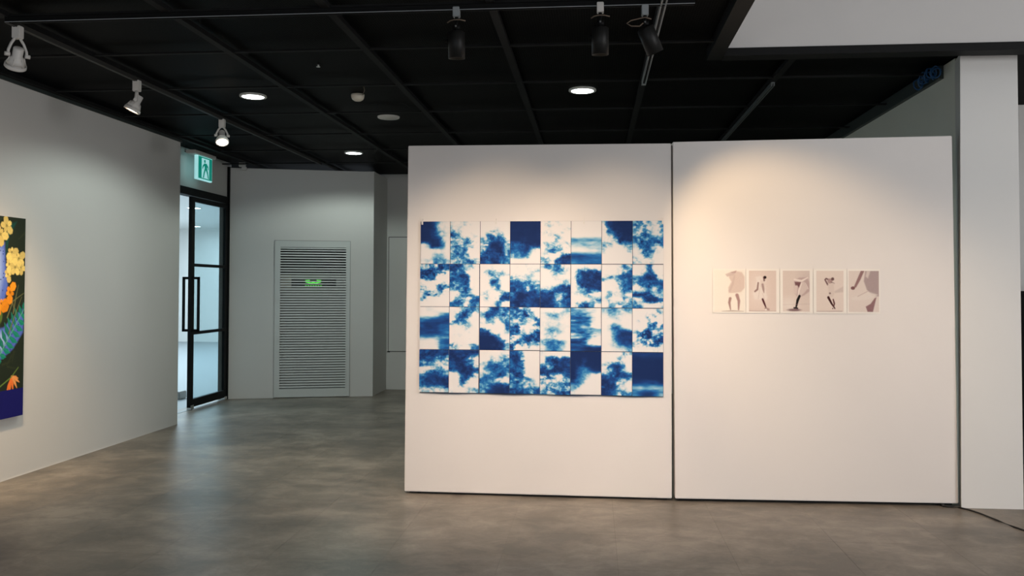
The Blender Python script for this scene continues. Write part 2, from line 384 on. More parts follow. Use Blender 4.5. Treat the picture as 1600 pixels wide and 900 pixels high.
# ------------------------------------------------------------------ louvred grille and the air conditioner behind it
g = tag(empty('louvre_grille', (A0.x, A0.y, 0), aw.rotation_euler.z), 'tall white louvred grille cover set in the angled wall', 'grille')
ox0, ox1, oz0, oz1 = .648, 1.508, .118, 2.006
b = MB(); fy = -.012
b.box(GX0+.004, ox0, fy, .02, .008, GZ1-.004); b.box(ox1, GX1-.004, fy, .02, .008, GZ1-.004); b.box(ox0, ox1, fy, .02, .008, oz0); b.box(ox0, ox1, fy, .02, oz1, GZ1-.004)
b.build('frame', 'grille_frame', g)
b = MB(); b.box(GX0-.002, GX0+.004, fy-.002, .0, 0, GZ1); b.box(GX1-.004, GX1+.002, fy-.002, .0, 0, GZ1); b.box(GX0, GX1, fy-.002, 0, GZ1-.004, GZ1+.002); b.build('edge_joint', 'unit', g)
NS = 55; pitch = (oz1-oz0)/NS
sm = MB().box(ox0, ox1, -.004, .006, -pitch*.23, pitch*.23, mtx=None).build('slat', 'grille', g)
for k in range(NS):
    s_ = sm if k == 0 else put(None, sm, g)
    s_.location = (0, 0, oz0+(k+.72)*pitch if k < NS-1 else oz1-pitch*.4)
ac = tag(empty('air_conditioner', (A0.x, A0.y, 0), aw.rotation_euler.z), 'grey standing air conditioner behind the louvres with green lit display', 'air conditioner')
MB().box(ox0-.05, ox1+.05, .06, .40, .0, 1.47).build('body', 'unit', ac)
b = MB(); b.box(ox0-.02, ox1+.04, .06, .40, 1.59, 1.64); b.box(ox0-.02, ox1+.04, .12, .40, 1.47, 1.59); b.box(ox1-.13, ox1+.04, .06, .12, 1.47, 1.59); b.build('control_housing', 'unit', ac)
MB().box(ox0-.02, ox0+.14, .055, .12, 1.465, 1.64).build('side_block', 'unit_beige', ac)
dw = MB().box(ox0+.14, ox1-.13, .075, .12, 1.472, 1.588).build('display_window', 'dark', ac)
for z in (1.90, 1.72): MB().box(ox0-.02, ox1+.02, .10, .13, z-.012, z+.012).build('air_vane', 'unit', ac)
b = MB(); cx, cz = 1.075, 1.525
mt = Matrix(((1, 0, 0, cx), (0, 0, 1, .066), (0, 1, 0, cz), (0, 0, 0, 1)))
def seg(p, q, w2):
    d = Vector((q[0]-p[0], q[1]-p[1])).normalized()*w2; n = (-d.y, d.x)
    b.prism([(p[0]+n[0], p[1]+n[1]), (p[0]-n[0], p[1]-n[1]), (q[0]-n[0], q[1]-n[1]), (q[0]+n[0], q[1]+n[1])], mt, .004)
for s in (-1, 1):
    seg((s*.105, .036), (s*.045, .040), .006); seg((s*.100, .018), (s*.015, .000), .007); seg((s*.100, .018), (s*.02, .026), .004); seg((s*.005, -.002), (s*.110, -.010), .007)
seg((-.02, .012), (.02, .012), .009)
for k in range(7): seg((-.105+k*.033, -.034), (-.087+k*.033, -.034), .006)
b.build('display_digits', 'green_led', dw)

# ------------------------------------------------------------------ display panels
def panel(name, BL, BR, TL, TR, yl, yr, th, label):
    """movable display panel with a dark recessed plinth and castors"""
    x0, x1 = BL[0], BR[0]; c = Vector(((BL[0]+BR[0])/2, (yl+yr)/2+th/2, 0))
    o = tag(empty(name, c), label, 'display panel')
    P = [Vector((BL[0], yl, BL[1])), Vector((BR[0], yr, BR[1])), Vector((BR[0], yr+th, BR[1])), Vector((BL[0], yl+th, BL[1])),
         Vector((TL[0], yl, TL[1])), Vector((TR[0], yr, TR[1])), Vector((TR[0], yr+th, TR[1])), Vector((TL[0], yl+th, TL[1]))]
    m = MB().hexa([p-c for p in P]); bmesh.ops.bevel(m.b, geom=m.b.edges[:], offset=.004, segments=2, affect='EDGES'); m.build('board', 'panel', o)
    i = .03
    Q = [Vector((x0+i, yl+i, 0.0)), Vector((x1-i, yr+i, 0)), Vector((x1-i, yr+th-i, 0)), Vector((x0+i, yl+th-i, 0))]
    MB().hexa([p-c+Vector((0, 0, .006)) for p in Q]+[p-c+Vector((0, 0, BL[1]+.004)) for p in Q]).build('plinth', 'dark', o)
    for px in (x0+.10, x1-.10):
        MB().cyl((px-c.x-.012, -th/2+.045, .009), (px-c.x+.012, -th/2+.045, .009), .009, n=12).build('castor', 'cable', o)
    return o
P1 = panel('display_panel', (-1.342, .018), (.547, .018), (-1.329, 2.498), (.545, 2.492), 6.068, 6.064, .14,
      'free-standing white display panel carrying the blue cloud prints')
P2 = panel('display_panel', (.568, .022), (2.475, .022), (.551, 2.499), (2.449, 2.530), 6.050, 6.120, .14,
      'free-standing white display panel carrying the five small figure prints')
# ------------------------------------------------------------------ printed sheets as coloured grids
def sm(v, n, m):
    """bicubic-like upsample of a small grid to n x m"""
    v = np.asarray(v, float); h, w_ = v.shape
    def ax(k, cnt):
        t = (np.arange(k)+.5)/k*cnt-.5; i = np.floor(t).astype(int); f = t-i; f = f*f*(3-2*f)*.5+f*.5
        return np.clip(i, 0, cnt-1), np.clip(i+1, 0, cnt-1), f
    a, b_, f = ax(n, h); c, d, g_ = ax(m, w_)
    top = v[a][:, c]*(1-g_)+v[a][:, d]*g_; bot = v[b_][:, c]*(1-g_)+v[b_][:, d]*g_
    return top*(1-f[:, None])+bot*f[:, None]
rng = np.random.RandomState(7)
def bil(v, Y, X):
    h, w_ = v.shape; Y = np.clip(Y, 0, h-1.001); X = np.clip(X, 0, w_-1.001); i = Y.astype(int); j = X.astype(int); f = Y-i; g_ = X-j
    return (v[i, j]*(1-g_)+v[i, j+1]*g_)*(1-f)+(v[i+1, j]*(1-g_)+v[i+1, j+1]*g_)*f
def fbm(n, m, base, octs=4, gain=.55, stretch=1):
    o = np.zeros((n, m)); amp = 1; tot = 0
    for k in range(octs):
        f = base*2**k; o += amp*sm(rng.rand(max(2, int(f*n/m)), max(2, int(f/stretch))), n, m); tot += amp; amp *= gain
    return o/tot-.5
def grid_sheet(name, w_, h, col, m, parent, bend=None, y=0.0, th=.0012):
    """thin sheet in the local xz plane, top left at (0, 0), printed face towards -y; col is (rows, cols, 3) linear"""
    n, k = col.shape[:2]
    X, Z = np.meshgrid(np.linspace(0, w_, k+1), np.linspace(0, -h, n+1))
    Yv = np.full_like(X, y) if bend is None else y+bend(X/w_, -Z/h)
    V = np.stack([X, Yv, Z], -1).reshape(-1, 3); nv = len(V)
    idx = np.arange(nv).reshape(n+1, k+1)
    q = np.stack([idx[:-1, :-1], idx[1:, :-1], idx[1:, 1:], idx[:-1, 1:]], -1).reshape(-1, 4)
    V2 = V+np.array([0, th, 0])
    ring = list(idx[0, :])+list(idx[1:, -1])+list(idx[-1, -2::-1])+list(idx[-2:0:-1, 0])
    faces = q.tolist()+[[int(a), int(b_), int(b_)+nv, int(a)+nv] for a, b_ in zip(ring, ring[1:]+ring[:1])]
    # back is a coarse fan of the border
    faces.append([int(a)+nv for a in ring])
    me = bpy.data.meshes.new(name); me.from_pydata(np.vstack([V, V2]).tolist(), [], faces)
    at = me.color_attributes.new('ink', 'FLOAT_COLOR', 'CORNER'); cc = col.reshape(-1, 3)
    arr = np.full((len(me.loops), 4), 1.0, dtype=np.float32); arr[:, :3] = .55
    arr[:len(cc)*4, :3] = np.repeat(cc, 4, axis=0); at.data.foreach_set('color', arr.ravel())
    me.materials.append(M[m]); o = bpy.data.objects.new(name, me); COL.objects.link(o); o.parent = parent
    return o
CY = np.array([[.66, .64, .63], [.57, .60, .61], [.36, .50, .58], [.16, .37, .52], [.050, .22, .43], [.018, .13, .35], [.013, .080, .26], [.013, .047, .18], [.011, .028, .105], [.008, .018, .075]])
def cyan(d):
    d = np.clip(d, 0, 1)*9; i = np.minimum(d.astype(int), 8); f = (d-i)[..., None]
    return CY[i]*(1-f)+CY[i+1]*f
TILES = [
 ["998521 998421 998621 999831 139960 001110 002332 124543", "111122 211000 542011 322421 354331 466600 356610 355653",
  "000000 001100 034430 257862 249973 368875 578864 777866", "999999 999999 999999 998999 656888 767730 355500 000000",
  "222211 320012 222210 002310 233222 156420 310278 551688", "000000 000000 000000 444444 334333 111112 666666 566666",
  "289999 169999 026899 212788 530125 200013 000000 000000", "654223 444205 226415 545556 255666 036621 104410 322200"],
 ["356464 677655 554100 100111 233465 454332 210000 000000", "665321 665200 667610 546700 555520 003640 056136 675266",
  "001000 134442 004400 007701 001500 120046 120388 001610", "111112 100122 432210 776543 777456 778777 888888 877788",
  "145431 013321 001210 000013 124677 878456 887467 888777", "001210 068877 178888 048888 023788 124500 000035 145642",
  "000354 000245 444567 000467 001356 032120 120034 032433", "003610 016730 478873 476688 123456 898533 236988 541002"],
 ["011100 000256 677777 788877 777765 666555 000267 000156", "103665 036720 566300 101210 001200 111100 000010 621267",
  "036746 377443 244023 000004 870003 999600 999973 998884", "576420 357640 103216 452037 462025 512566 254645 602400",
  "111134 134322 111210 122211 135420 122100 456641 235420", "332110 776310 676410 676643 566554 556310 766100 888988",
  "244443 122211 001100 026610 015788 014788 013778 001233", "000012 000320 010231 000344 246767 047676 403654 000030"],
 ["778888 777652 665234 001341 157774 888888 688888 332112", "888888 888640 888751 788887 018882 006800 004100 101124",
  "010111 003134 226555 057644 256765 666410 557887 668998", "775000 785000 787000 776000 676100 665520 777241 777767",
  "100011 078887 346788 888888 654267 323343 445454 234665", "999999 998999 987999 975689 964200 853000 530000 200001",
  "000035 000410 268730 247621 876788 787321 787210 877544", "888888 999999 999999 999999 999999 887778 434333 678864"]]
ROUGH = {(1, 0): 1.5, (2, 7): 1.7, (0, 1): 1.1, (2, 3): 1.2, (3, 4): 1.15, (3, 2): .8, (0, 3): .6, (3, 7): .35, (3, 5): .6, (0, 5): .4, (2, 0): .5, (2, 6): .5, (2, 4): .6, (0, 0): .6}
AX0, AZ0, TW, TH_ = -1.2285, 1.9485, .2150, .3050
art = tag(empty('cloud_artwork', (AX0, 6.052, AZ0)), 'wide grid of thirty two blue and cream cloud prints hung on the left display panel', 'artwork')
NX, NY = 64, 92
def fbm2(base, octs, gain, sx=1.0, sy=1.0):
    """rotated-free value noise at tile resolution, sx / sy stretch it along one axis"""
    o = np.zeros((NY, NX)); amp = 1; tot = 0
    for k in range(octs):
        f = base*2**k; o += amp*sm(rng.rand(max(2, int(f*1.42/sy)), max(2, int(f/sx))), NY, NX); tot += amp; amp *= gain
    return o/tot-.5
def tile(r, c):
    rows = [[int(ch) for ch in s] for s in TILES[r][c].split()]
    base = np.array(rows, float)/9
    a = ROUGH.get((r, c), 1.0); st = 3.5 if (r, c) in ((0, 5), (2, 0), (3, 7), (2, 5)) else 1.25
    fi = np.arange(NY)[:, None]*np.ones((1, NX)); fj = np.ones((NY, 1))*np.arange(NX)[None]
    wx, wy = fbm2(3, 5, .62, st)*9*a, fbm2(3, 5, .62, st)*9*a
    # domain warped fine noise gives wisps
    f1 = bil(fbm2(7, 4, .7, st), fi+wy, fj+wx)
    f2 = bil(np.abs(fbm2(6, 3, .6, st)), fi+wx, fj-wy)
    big = sm(base, 80, 60)
    d = bil(big, ((fi+wy*.85)+.5)/NY*80-.5, ((fj+wx*.85)+.5)/NX*60-.5)
    mid = np.clip(4*d*(1-d), 0, 1)
    d2 = d+f1*(.12+.95*mid)*a+(.09-f2)*(.15+1.1*mid)*a
    # crisp cloud edges: cream saturates early, blues keep their gradation
    d2 = np.where(d2 < .30, np.clip((d2-.08)*1.36, 0, 1), d2)
    d2 = d2+fbm2(2, 3, .5)*.16*np.clip(d2*2, 0, 1)
    d2 = d2+.025*np.sin(np.clip(d2, 0, 1)*2*PI-PI)
    return cyan(np.clip(d2, 0, 1)*.93)
for r in range(4):
    for c in range(8):
        col = tile(r, c)
        wav = lambda u, v, c=c, r=r: -.002-.006*np.sin((u+c)*PI*.5+.4)**2*(v if r == 3 else 0)-.0010*np.sin(u*PI)
        o = grid_sheet('print_sheet', TW-.0036, TH_-.0036, col, 'cyanotype', art, wav)
        # rows sag a little: the lowest row hangs in a shallow wave
        ox = [(-.000, 0), (-.0035, 0), (-.0045, 0), (-.006, 0)][r][0]*(1 if c < 2 else .3)
        sag = [0, 0, 0, 0, -.004, -.002, -.004, -.006][c]*(r/3)
        o.location = (c*TW+ox, 0, -r*TH_+sag+(-.0015 if r == 3 and c in (1, 3) else 0))
# backing seen in the joints and along the wavy hem
b = MB(); n = 64
for i in range(n):
    u0, u1 = i/n, (i+1)/n
    def hem(u): return -1.2225-.0055*math.sin(u*8*PI/2)**2-.004*u
    x0, x1 = -.003+u0*(8*TW), -.003+u1*(8*TW)
    V = [b.b.verts.new(p) for p in ((x0, .0035, .001), (x1, .0035, .001), (x1, .0035, hem(u1)), (x0, .0035, hem(u0)), (x0, .0055, .001), (x1, .0055, .001), (x1, .0055, hem(u1)), (x0, .0055, hem(u0)))]
    for q in ((0, 3, 2, 1), (4, 5, 6, 7), (0, 1, 5, 4), (3, 7, 6, 2)): b.b.faces.new([V[k] for k in q])
b.build('backing', mat('backing_ink', (.03, .045, .085, 1), .6), art)
for x in (.010, .540, 1.165, 1.712):
    b = MB(); b.box(x-.006, x+.006, -.008, .004, -.022, .006, .001); b.cyl((x, -.010, .018), (x, .012, .018), .003, n=8); b.cyl((x-.001, .0, .006), (x, .0, .018), .0012, n=6); b.build('clip', 'white_metal', art)

# ---- five small prints with figures
def blank(n, m, c): return np.tile(np.array(c, float), (n, m, 1))
def poly(img, pts, c, a=1.0, soft=1.0):
    """soft polygon in unit coordinates"""
    n, m = img.shape[:2]; Y, X = np.meshgrid((np.arange(n)+.5)/n, (np.arange(m)+.5)/m, indexing='ij'); k = n/m
    ins = np.zeros((n, m), bool); dist = np.full((n, m), 9.0)
    P = pts
    for i in range(len(P)):
        (x0, y0), (x1, y1) = P[i], P[(i+1) % len(P)]
        cond = ((y0 > Y) != (y1 > Y)); xi = (x1-x0)*(Y-y0)/((y1-y0) if abs(y1-y0) > 1e-9 else 1e-9)+x0; ins ^= cond & (X < xi)
        dx, dy = x1-x0, (y1-y0)*k; L = dx*dx+dy*dy+1e-12; t = np.clip(((X-x0)*dx+(Y-y0)*k*dy)/L, 0, 1)
        dist = np.minimum(dist, np.hypot(X-x0-t*dx, (Y-y0)*k-t*dy))
    sd = np.where(ins, dist, -dist)*m; al = np.clip(sd/soft+.5, 0, 1)[..., None]*a
    img[:] = img*(1-al)+np.array(c)*al
def limb(img, pts, ws, c, a=1.0, soft=1.0):
    n, m = img.shape[:2]; Y, X = np.meshgrid((np.arange(n)+.5)/n, (np.arange(m)+.5)/m, indexing='ij'); k = n/m; best = np.full((n, m), -9.0)
    for (x0, y0), (x1, y1), w0, w1 in zip(pts, pts[1:], ws, ws[1:]):
        dx, dy = x1-x0, (y1-y0)*k; L = dx*dx+dy*dy+1e-12; t = np.clip(((X-x0)*dx+(Y-y0)*k*dy)/L, 0, 1)
        best = np.maximum(best, (w0+(w1-w0)*t)-np.hypot(X-x0-t*dx, (Y-y0)*k-t*dy))
    al = np.clip(best*m/soft+.5, 0, 1)[..., None]*a; img[:] = img*(1-al)+np.array(c)*al
def ell(img, cx, cy, rx, ry, c, a=1.0, soft=.15):
    n, m = img.shape[:2]; Y, X = np.meshgrid((np.arange(n)+.5)/n, (np.arange(m)+.5)/m, indexing='ij')
    d = 1-np.hypot((X-cx)/rx, (Y-cy)/ry); al = np.clip(d/soft, 0, 1)[..., None]*a; img[:] = img*(1-al)+np.array(c)*al
PAP = (.70, .655, .60); LT = (.60, .50, .46); MD = (.40, .30, .285); DK = (.13, .08, .085); VD = (.035, .02, .025)
N_, M_ = 92, 66
imgs = []
im = blank(N_, M_, (.69, .64, .58))                                      # 1 draped figure, two legs
poly(im, [(.50, .10), (.70, .02), (.90, .05), (.99, .16), (.99, .42), (.86, .54), (.70, .56), (.47, .55), (.46, .42), (.56, .28), (.48, .18)], (.54, .44, .40), .9, 3)
poly(im, [(.36, .10), (.55, .04), (.72, .03), (.64, .12), (.42, .16)], (.50, .41, .38), .9, 2)
poly(im, [(.55, .05), (.72, .01), (.70, .06), (.58, .07)], MD, .9, 2)
limb(im, [(.66, .14), (.60, .34), (.50, .50)], [.02, .035, .03], (.46, .37, .34), .6, 4)
poly(im, [(.46, .57), (.90, .52), (.86, .64), (.48, .66)], (.68, .62, .56), .9, 3)
limb(im, [(.52, .68), (.49, .78), (.53, .95)], [.045, .04, .018], (.34, .235, .22), 1, 2)
limb(im, [(.74, .60), (.80, .74), (.79, .95)], [.055, .045, .022], (.36, .25, .24), 1, 2)
poly(im, [(.25, .985), (.60, .965), (.95, .985), (.95, .995), (.25, .995)], DK, .55, 2)
imgs.append(im)
im = blank(N_, M_, (.58, .49, .45)); ell(im, .35, .5, .5, .6, (.64, .56, .52), .8, .9)   # 2 leaning figure in a light dress
poly(im, [(.24, .16), (.42, .13), (.62, .24), (.60, .45), (.68, .66), (.64, .72), (.20, .70), (.14, .56), (.26, .40), (.28, .26)], (.65, .585, .55), .85, 4)
poly(im, [(.40, .20), (.62, .30), (.58, .44), (.38, .40)], (.58, .50, .46), .7, 3)
poly(im, [(.26, .30), (.42, .22), (.40, .42), (.30, .44)], (.68, .61, .58), .8, 4); limb(im, [(.40, .44), (.34, .68)], [.006, .012], (.50, .42, .39), .7, 3); limb(im, [(.50, .56), (.56, .70)], [.006, .012], (.50, .42, .39), .7, 3); ell(im, .585, .165, .075, .045, VD, 1, .4); limb(im, [(.55, .17), (.56, .24)], [.03, .035], DK, .8, 2)
limb(im, [(.34, .30), (.31, .46), (.22, .51)], [.03, .035, .03], (.28, .20, .19), .95, 2)
limb(im, [(.50, .34), (.53, .46), (.55, .54)], [.04, .04, .015], (.33, .25, .24), .9, 2)
limb(im, [(.50, .70), (.56, .80), (.62, .90)], [.035, .035, .022], DK, 1, 1.5)
limb(im, [(.60, .92), (.72, .95)], [.03, .035], (.30, .22, .21), .8, 3); ell(im, .62, .96, .04, .03, (.7, .66, .62), .9, .4)
poly(im, [(0, .975), (1, .985), (1, 1), (0, 1)], (.40, .33, .31), .6, 3)
imgs.append(im)
im = blank(N_, M_, (.58, .50, .46)); ell(im, .95, .25, .55, .5, (.50, .42, .40), .7, .9); ell(im, .2, .85, .5, .3, (.66, .60, .56), .8, .9)   # 3 wrapped cloth, standing on dark leg
poly(im, [(.42, .22), (.62, .17), (.90, .16), (1, .30), (1, .50), (.80, .60), (.58, .66), (.44, .56), (.42, .40)], (.42, .33, .32), .9, 3)
poly(im, [(.42, .30), (.56, .30), (.52, .60), (.40, .54)], (.57, .48, .45), .9, 3)
poly(im, [(.72, .28), (.80, .27), (.92, .44), (.80, .54), (.62, .64), (.60, .52)], (.56, .48, .45), .85, 3)
limb(im, [(.44, .22), (.70, .25), (.92, .17)], [.035, .035, .02], (.68, .60, .56), .95, 2)
poly(im, [(.44, .275), (.68, .28), (.60, .42), (.54, .36), (.46, .36)], (.19, .12, .125), .95, 2)
limb(im, [(.70, .30), (.60, .48), (.56, .64)], [.02, .03, .015], (.70, .62, .58), .9, 2)
limb(im, [(.84, .30), (.94, .44)], [.008, .012], (.68, .60, .57), .8, 2)
limb(im, [(.62, .62), (.55, .72), (.49, .90)], [.045, .05, .03], VD, 1, 1.5); limb(im, [(.42, .91), (.54, .92)], [.03, .03], VD, 1, 2)
ell(im, .42, .96, .33, .045, (.20, .14, .15), .9, .5); poly(im, [(0, .83), (1, .80), (1, .82), (0, .84)], (.44, .36, .36), .4, 3)
imgs.append(im)
im = blank(N_, M_, (.62, .54, .495))                                     # 4 figure with arms over the head and flying cloth
limb(im, [(.42, .34), (.32, .22), (.36, .19), (.46, .22)], [.03, .026, .026, .03], (.20, .14, .14), 1, 1.5)
ell(im, .50, .25, .11, .075, (.38, .28, .27), .95, .3); ell(im, .60, .20, .075, .05, (.16, .11, .11), .95, .4); poly(im, [(.52, .26), (.66, .29), (.67, .32), (.54, .29)], (.2, .15, .15), .8, 2)
poly(im, [(.42, .34), (.64, .30), (.66, .56), (.60, .64), (.46, .64), (.44, .5)], (.57, .49, .45), .95, 3)
poly(im, [(.66, .50), (.99, .38), (.99, .52), (.68, .54)], (.50, .43, .40), .85, 3)
ell(im, .50, .55, .05, .03, (.22, .16, .16), .9, .5)
limb(im, [(.44, .65), (.56, .80), (.68, .92)], [.045, .035, .02], (.10, .06, .065), 1, 1.5); limb(im, [(.62, .70), (.66, .80), (.64, .87)], [.025, .03, .02], (.16, .10, .10), 1, 1.5)
ell(im, .60, .92, .035, .02, DK, .9, .5); poly(im, [(0, .985), (.95, .98), (.95, .995), (0, .995)], DK, .6, 2)
imgs.append(im)
im = blank(N_, M_, (.60, .53, .49))                                      # 5 cropped torso, arm and thigh
poly(im, [(.55, .00), (1, .00), (1, .62), (.80, .62), (.60, .46), (.50, .25)], (.36, .29, .29), .95, 3)
poly(im, [(.60, .00), (.72, .00), (.64, .18), (.56, .14)], (.56, .49, .46), .9, 3)
limb(im, [(.46, .0), (.34, .20), (.22, .38)], [.055, .055, .04], (.28, .19, .19), 1, 2); ell(im, .14, .42, .085, .05, (.22, .14, .14), 1, .3)
poly(im, [(.60, .50), (.22, .62), (.08, .66), (.12, .72), (.60, .70), (.84, .64), (.95, .58)], (.62, .56, .52), .9, 4)
limb(im, [(.62, .50), (.30, .62)], [.012, .012], MD, .7, 2)
poly(im, [(.72, .80), (.86, .66), (.92, .64), (.80, 1), (.62, 1), (.56, .87)], (.27, .18, .185), 1, 2)
imgs.append(im)
pl = ['leftmost small sepia print of a cloth draped figure with two bare legs', 'small sepia print of a leaning figure in a pale dress, second from left',
      'middle small sepia print of a figure in wrapped cloth on a dark leg', 'small sepia print of a figure with raised arms and flying cloth, fourth from left',
      'rightmost small sepia print of a close cropped torso, arm and thigh']
xs = [.825, 1.0525, 1.283, 1.510, 1.738, 1.962]
for i in range(5):
    x0, x1 = xs[i]+.0015, xs[i+1]-.0015; ymid = 6.050+(x0-.568)/1.907*.070
    o = tag(empty('photo_print', (x0, ymid-.004, 1.614), math.atan2(.070, 1.907)), pl[i], 'photograph', 'five small figure prints on the right display panel')
    W_ = x1-x0; Hh = .306
    pp = MB().box(0, W_, 0, .0016, -Hh, 0).build('paper', 'paper', o)
    mg = .012 if i else .009
    ml = .020 if i in (1, 2, 3) else .010
    mr = .022 if i in (1, 2, 3) else (.004 if i == 0 else .008)
    p = grid_sheet('image', W_-ml-mr, Hh-2*mg, np.clip(np.where(imgs[i] > .6, imgs[i], .6+(imgs[i]-.6)*1.12)+(rng.rand(N_, M_, 1)-.5)*.02, .01, 1), 'photo_ink', pp, None, 0, .0006)
    p.location = (ml, -.0008, -mg)

# ------------------------------------------------------------------ floral painting on the left wall
PW = .88; ph = 1.522; n, m_ = 330, 190      # image x = 0 at the far left, 1 at the right edge (towards the glass door)
pim = blank(n, m_, (.020, .028, .018))
K = PW/.335       # the right 0.335 m are in the frame
def px(u): return 1-(1-u)/K
def PP(pts): return [(px(x), y) for x, y in pts]
for k in range(26):  # dark underpainted leaves
    x, y = rng.rand()*1.0, rng.rand()*.8; a = rng.rand()*6.28
    limb(pim, [(x, y), (x+.10*math.cos(a), y+.05*math.sin(a))], [.01, .004], (.035, .045, .022), .8, 3)
poly(pim, PP([(-2, .05), (.10, .16), (.30, .13), (.34, .24), (.42, .34), (.34, .40), (.10, .50), (-2, .52)]), (.10, .17, .58), 1, 5)
poly(pim, PP([(.0, .14), (.22, .17), (.26, .30), (.14, .40), (-.3, .42)]), (.36, .48, .80), .75, 12)
poly(pim, PP([(.70, .02), (.44, .10), (.36, .20), (.34, .12), (.42, .04)]), (.01, .075, .06), .9, 4)
poly(pim, PP([(-2, .60), (.30, .55), (.62, .50), (.94, .46), (.98, .50), (.96, .58), (.62, .66), (.10, .72), (-2, .75)]), (.09, .15, .55), 1, 4)
poly(pim, PP([(-.5, .60), (.25, .57), (.45, .60), (.2, .68), (-.5, .70)]), (.40, .55, .85), .8, 10)
for k in range(260):
    x = rng.rand(); y = .14+.58*rng.rand(); uu = int(min(x, .999)*m_); vv = int(y*n)
    if pim[vv, uu, 2] > .3: ell(pim, x, y, .006+.004*rng.rand(), .0045, (.015, .03, .20), .9, .4)
# fern fronds
for (a, bq, s, cc) in (((1.0, .46), (-.1, .76), 1, (.01, .24, .15)),):
    for t in np.linspace(0, 1, 12):
        cx_, cy_ = a[0]+(bq[0]-a[0])*t, a[1]+(bq[1]-a[1])*t
        L = .30*math.sin(PI*min(.98, t*.9+.12))
        for dx, dy in ((.55, .045), (-.55, -.065)):
            ex, ey = cx_+dx*L*1.35+.05, cy_+dy*L*3.2-.01
            limb(pim, PP([(cx_, cy_), ((cx_+ex)/2, (cy_+ey)/2+.004), (ex, ey)]), [.010, .024, .002], cc if dx > 0 else (.01, .17, .12), 1, 1.5)
            limb(pim, PP([(cx_, cy_), (ex, ey)]), [.0015, .0008], (.10, .42, .28), .5, 1)
    limb(pim, PP([a, bq]), [.004, .006], (.12, .42, .28), 1, 1.5)
# olive twigs
for p in ([(.42, .50), (.60, .42), (.98, .38)], [(.62, .48), (.70, .40), (.78, .34)], [(.40, .38), (.58, .42), (.66, .47)], [(.48, .58), (.66, .50), (.90, .40)]):
    limb(pim, PP(p), [.006, .005, .002], (.17, .17, .07), 1, 1.5)
ell(pim, px(.16), .49, .045, .045, (.10, .16, .035), 1, .3)
def flower(x, y, r, cc, petals=5, seed=0):
    for k in range(petals):
        a = seed+k*2*PI/petals
        kk = PW/ph/K; rr = 1.22*r*(.85+.3*math.sin(k*3.3+seed)); ca, sa = math.cos(a), math.sin(a)
        q = [(x+rr*(u*ca-v*sa), y+rr*(u*sa+v*ca)*kk) for u, v in ((.05, 0), (.45, .36), (.85, .30), (1.02, .0), (.85, -.30), (.45, -.36))]
        sh = .90+.14*math.sin(k*2.1+seed*3)
        poly(pim, PP(q), (cc[0]*sh, cc[1]*sh*(.9+.1*sh), cc[2]*sh), 1, 1.4)
        limb(pim, PP([(x+rr*.2*ca, y+rr*.2*sa*kk), (x+rr*.8*ca, y+rr*.8*sa*kk)]), [.0012, .0006], tuple(c*.55 for c in cc), .7, 1)
    ell(pim, px(x), y, r*.20/K, r*.20*PW/ph/K, tuple(c*.35 for c in cc), 1, .4)
for x, y, r in ((.36, .045, .20), (.16, .090, .20), (.00, .06, .16), (.54, .175, .17), (.46, .235, .17), (.78, .205, .18), (.66, .25, .19), (.42, .285, .15), (.86, .25, .13)):
    flower(x, y, r, (.86, .66, .20), 5, x*9)
for x, y, r in ((.50, .375, .20), (.10, .45, .27), (-.25, .50, .25), (.22, .43, .15)): flower(x, y, r, (.93, .32, .02), 5, y*11)
for dx, dy in ((-.17, .085), (-.09, .10), (.05, .075), (.18, .062), (.26, .035), (.22, .015)):
    limb(pim, PP([(.60, .795), (.60+dx*.6, .795+dy*.55), (.60+dx, .795+dy)]), [.006, .014, .003], (.90, .20, .04) if dx < .1 else (.88, .34, .10), 1, 1.5)
limb(pim, PP([(.82, .755), (.58, .80), (.0, .86), (-.6, .90)]), [.003, .005, .006, .006], (.16, .26, .05), 1, 1.5)
ell(pim, px(-.02), .86, .03, .03, (.9, .18, .03), 1, .3)
pim[:, :, :] *= (1+(rng.rand(n, m_, 1)-.5)*.10)
pim[int(.862*n):, :, :] = (.012, .012, .13)
ptg = tag(empty('flower_painting', (LX, 5.40, 2.0), 0), 'tall canvas of yellow and orange flowers over blue leaves on the left wall', 'painting')
# local frame: x along world +y
yr = 6.285; fr = bpy.data.objects.new('canvas_pivot', None)
ob = grid_sheet('canvas', PW, ph, np.clip(pim, 0, 1), 'paint_ink', ptg, None, 0, .002)
ob.rotation_euler = (0, 0, PI/2); ob.location = (.040, yr-PW-5.40, 0)
bpy.data.objects.remove(fr)
b = MB(); b.box(.012, .0375, yr-PW-5.40, yr-5.40, -ph, 0); b.build('stretcher', 'canvas_edge', ptg)
MB().box(.0, .012, yr-PW-5.40+.05, yr-5.40-.05, -ph+.06, -.06).build('mounting_batten', 'white_metal', ptg)

# ------------------------------------------------------------------ track rails
def rail_y(x, y0, y1, m, label, w_=.034):
    o = tag(empty('track_rail', (x, (y0+y1)/2, ZC)), label, 'track rail'); L = (y1-y0)/2
    b = MB(); b.box(-w_/2, -w_/2+.009, -L, L, -.030, 0); b.box(w_/2-.009, w_/2, -L, L, -.030, 0); b.box(-w_/2+.009, w_/2-.009, -L, L, -.010, 0); b.build('channel', m, o)
    MB().box(-w_/2, w_/2, L-.03, L+.002, -.031, 0).build('end_cap', m, o)
    MB().box(-.004, .004, -L, L-.03, -.022, -.010).build('slot', 'dark', o)
    return o
rail_y(-3.45, 4.73, 10.60, 'rail', 'long thin dark track rail carrying the white spotlights', .024)
rail_y(.382, 4.40, 6.60, 'silver_rail', 'short grey track rail running towards the lit middle downlight')
rail_y(1.37, 6.70, 9.3, 'rail_mid', 'grey track rail above the right display panel', .026)
o = tag(empty('track_rail', (-1.45, 4.73, ZC)), 'long black track rail across the ceiling carrying the black spotlights', 'track rail')
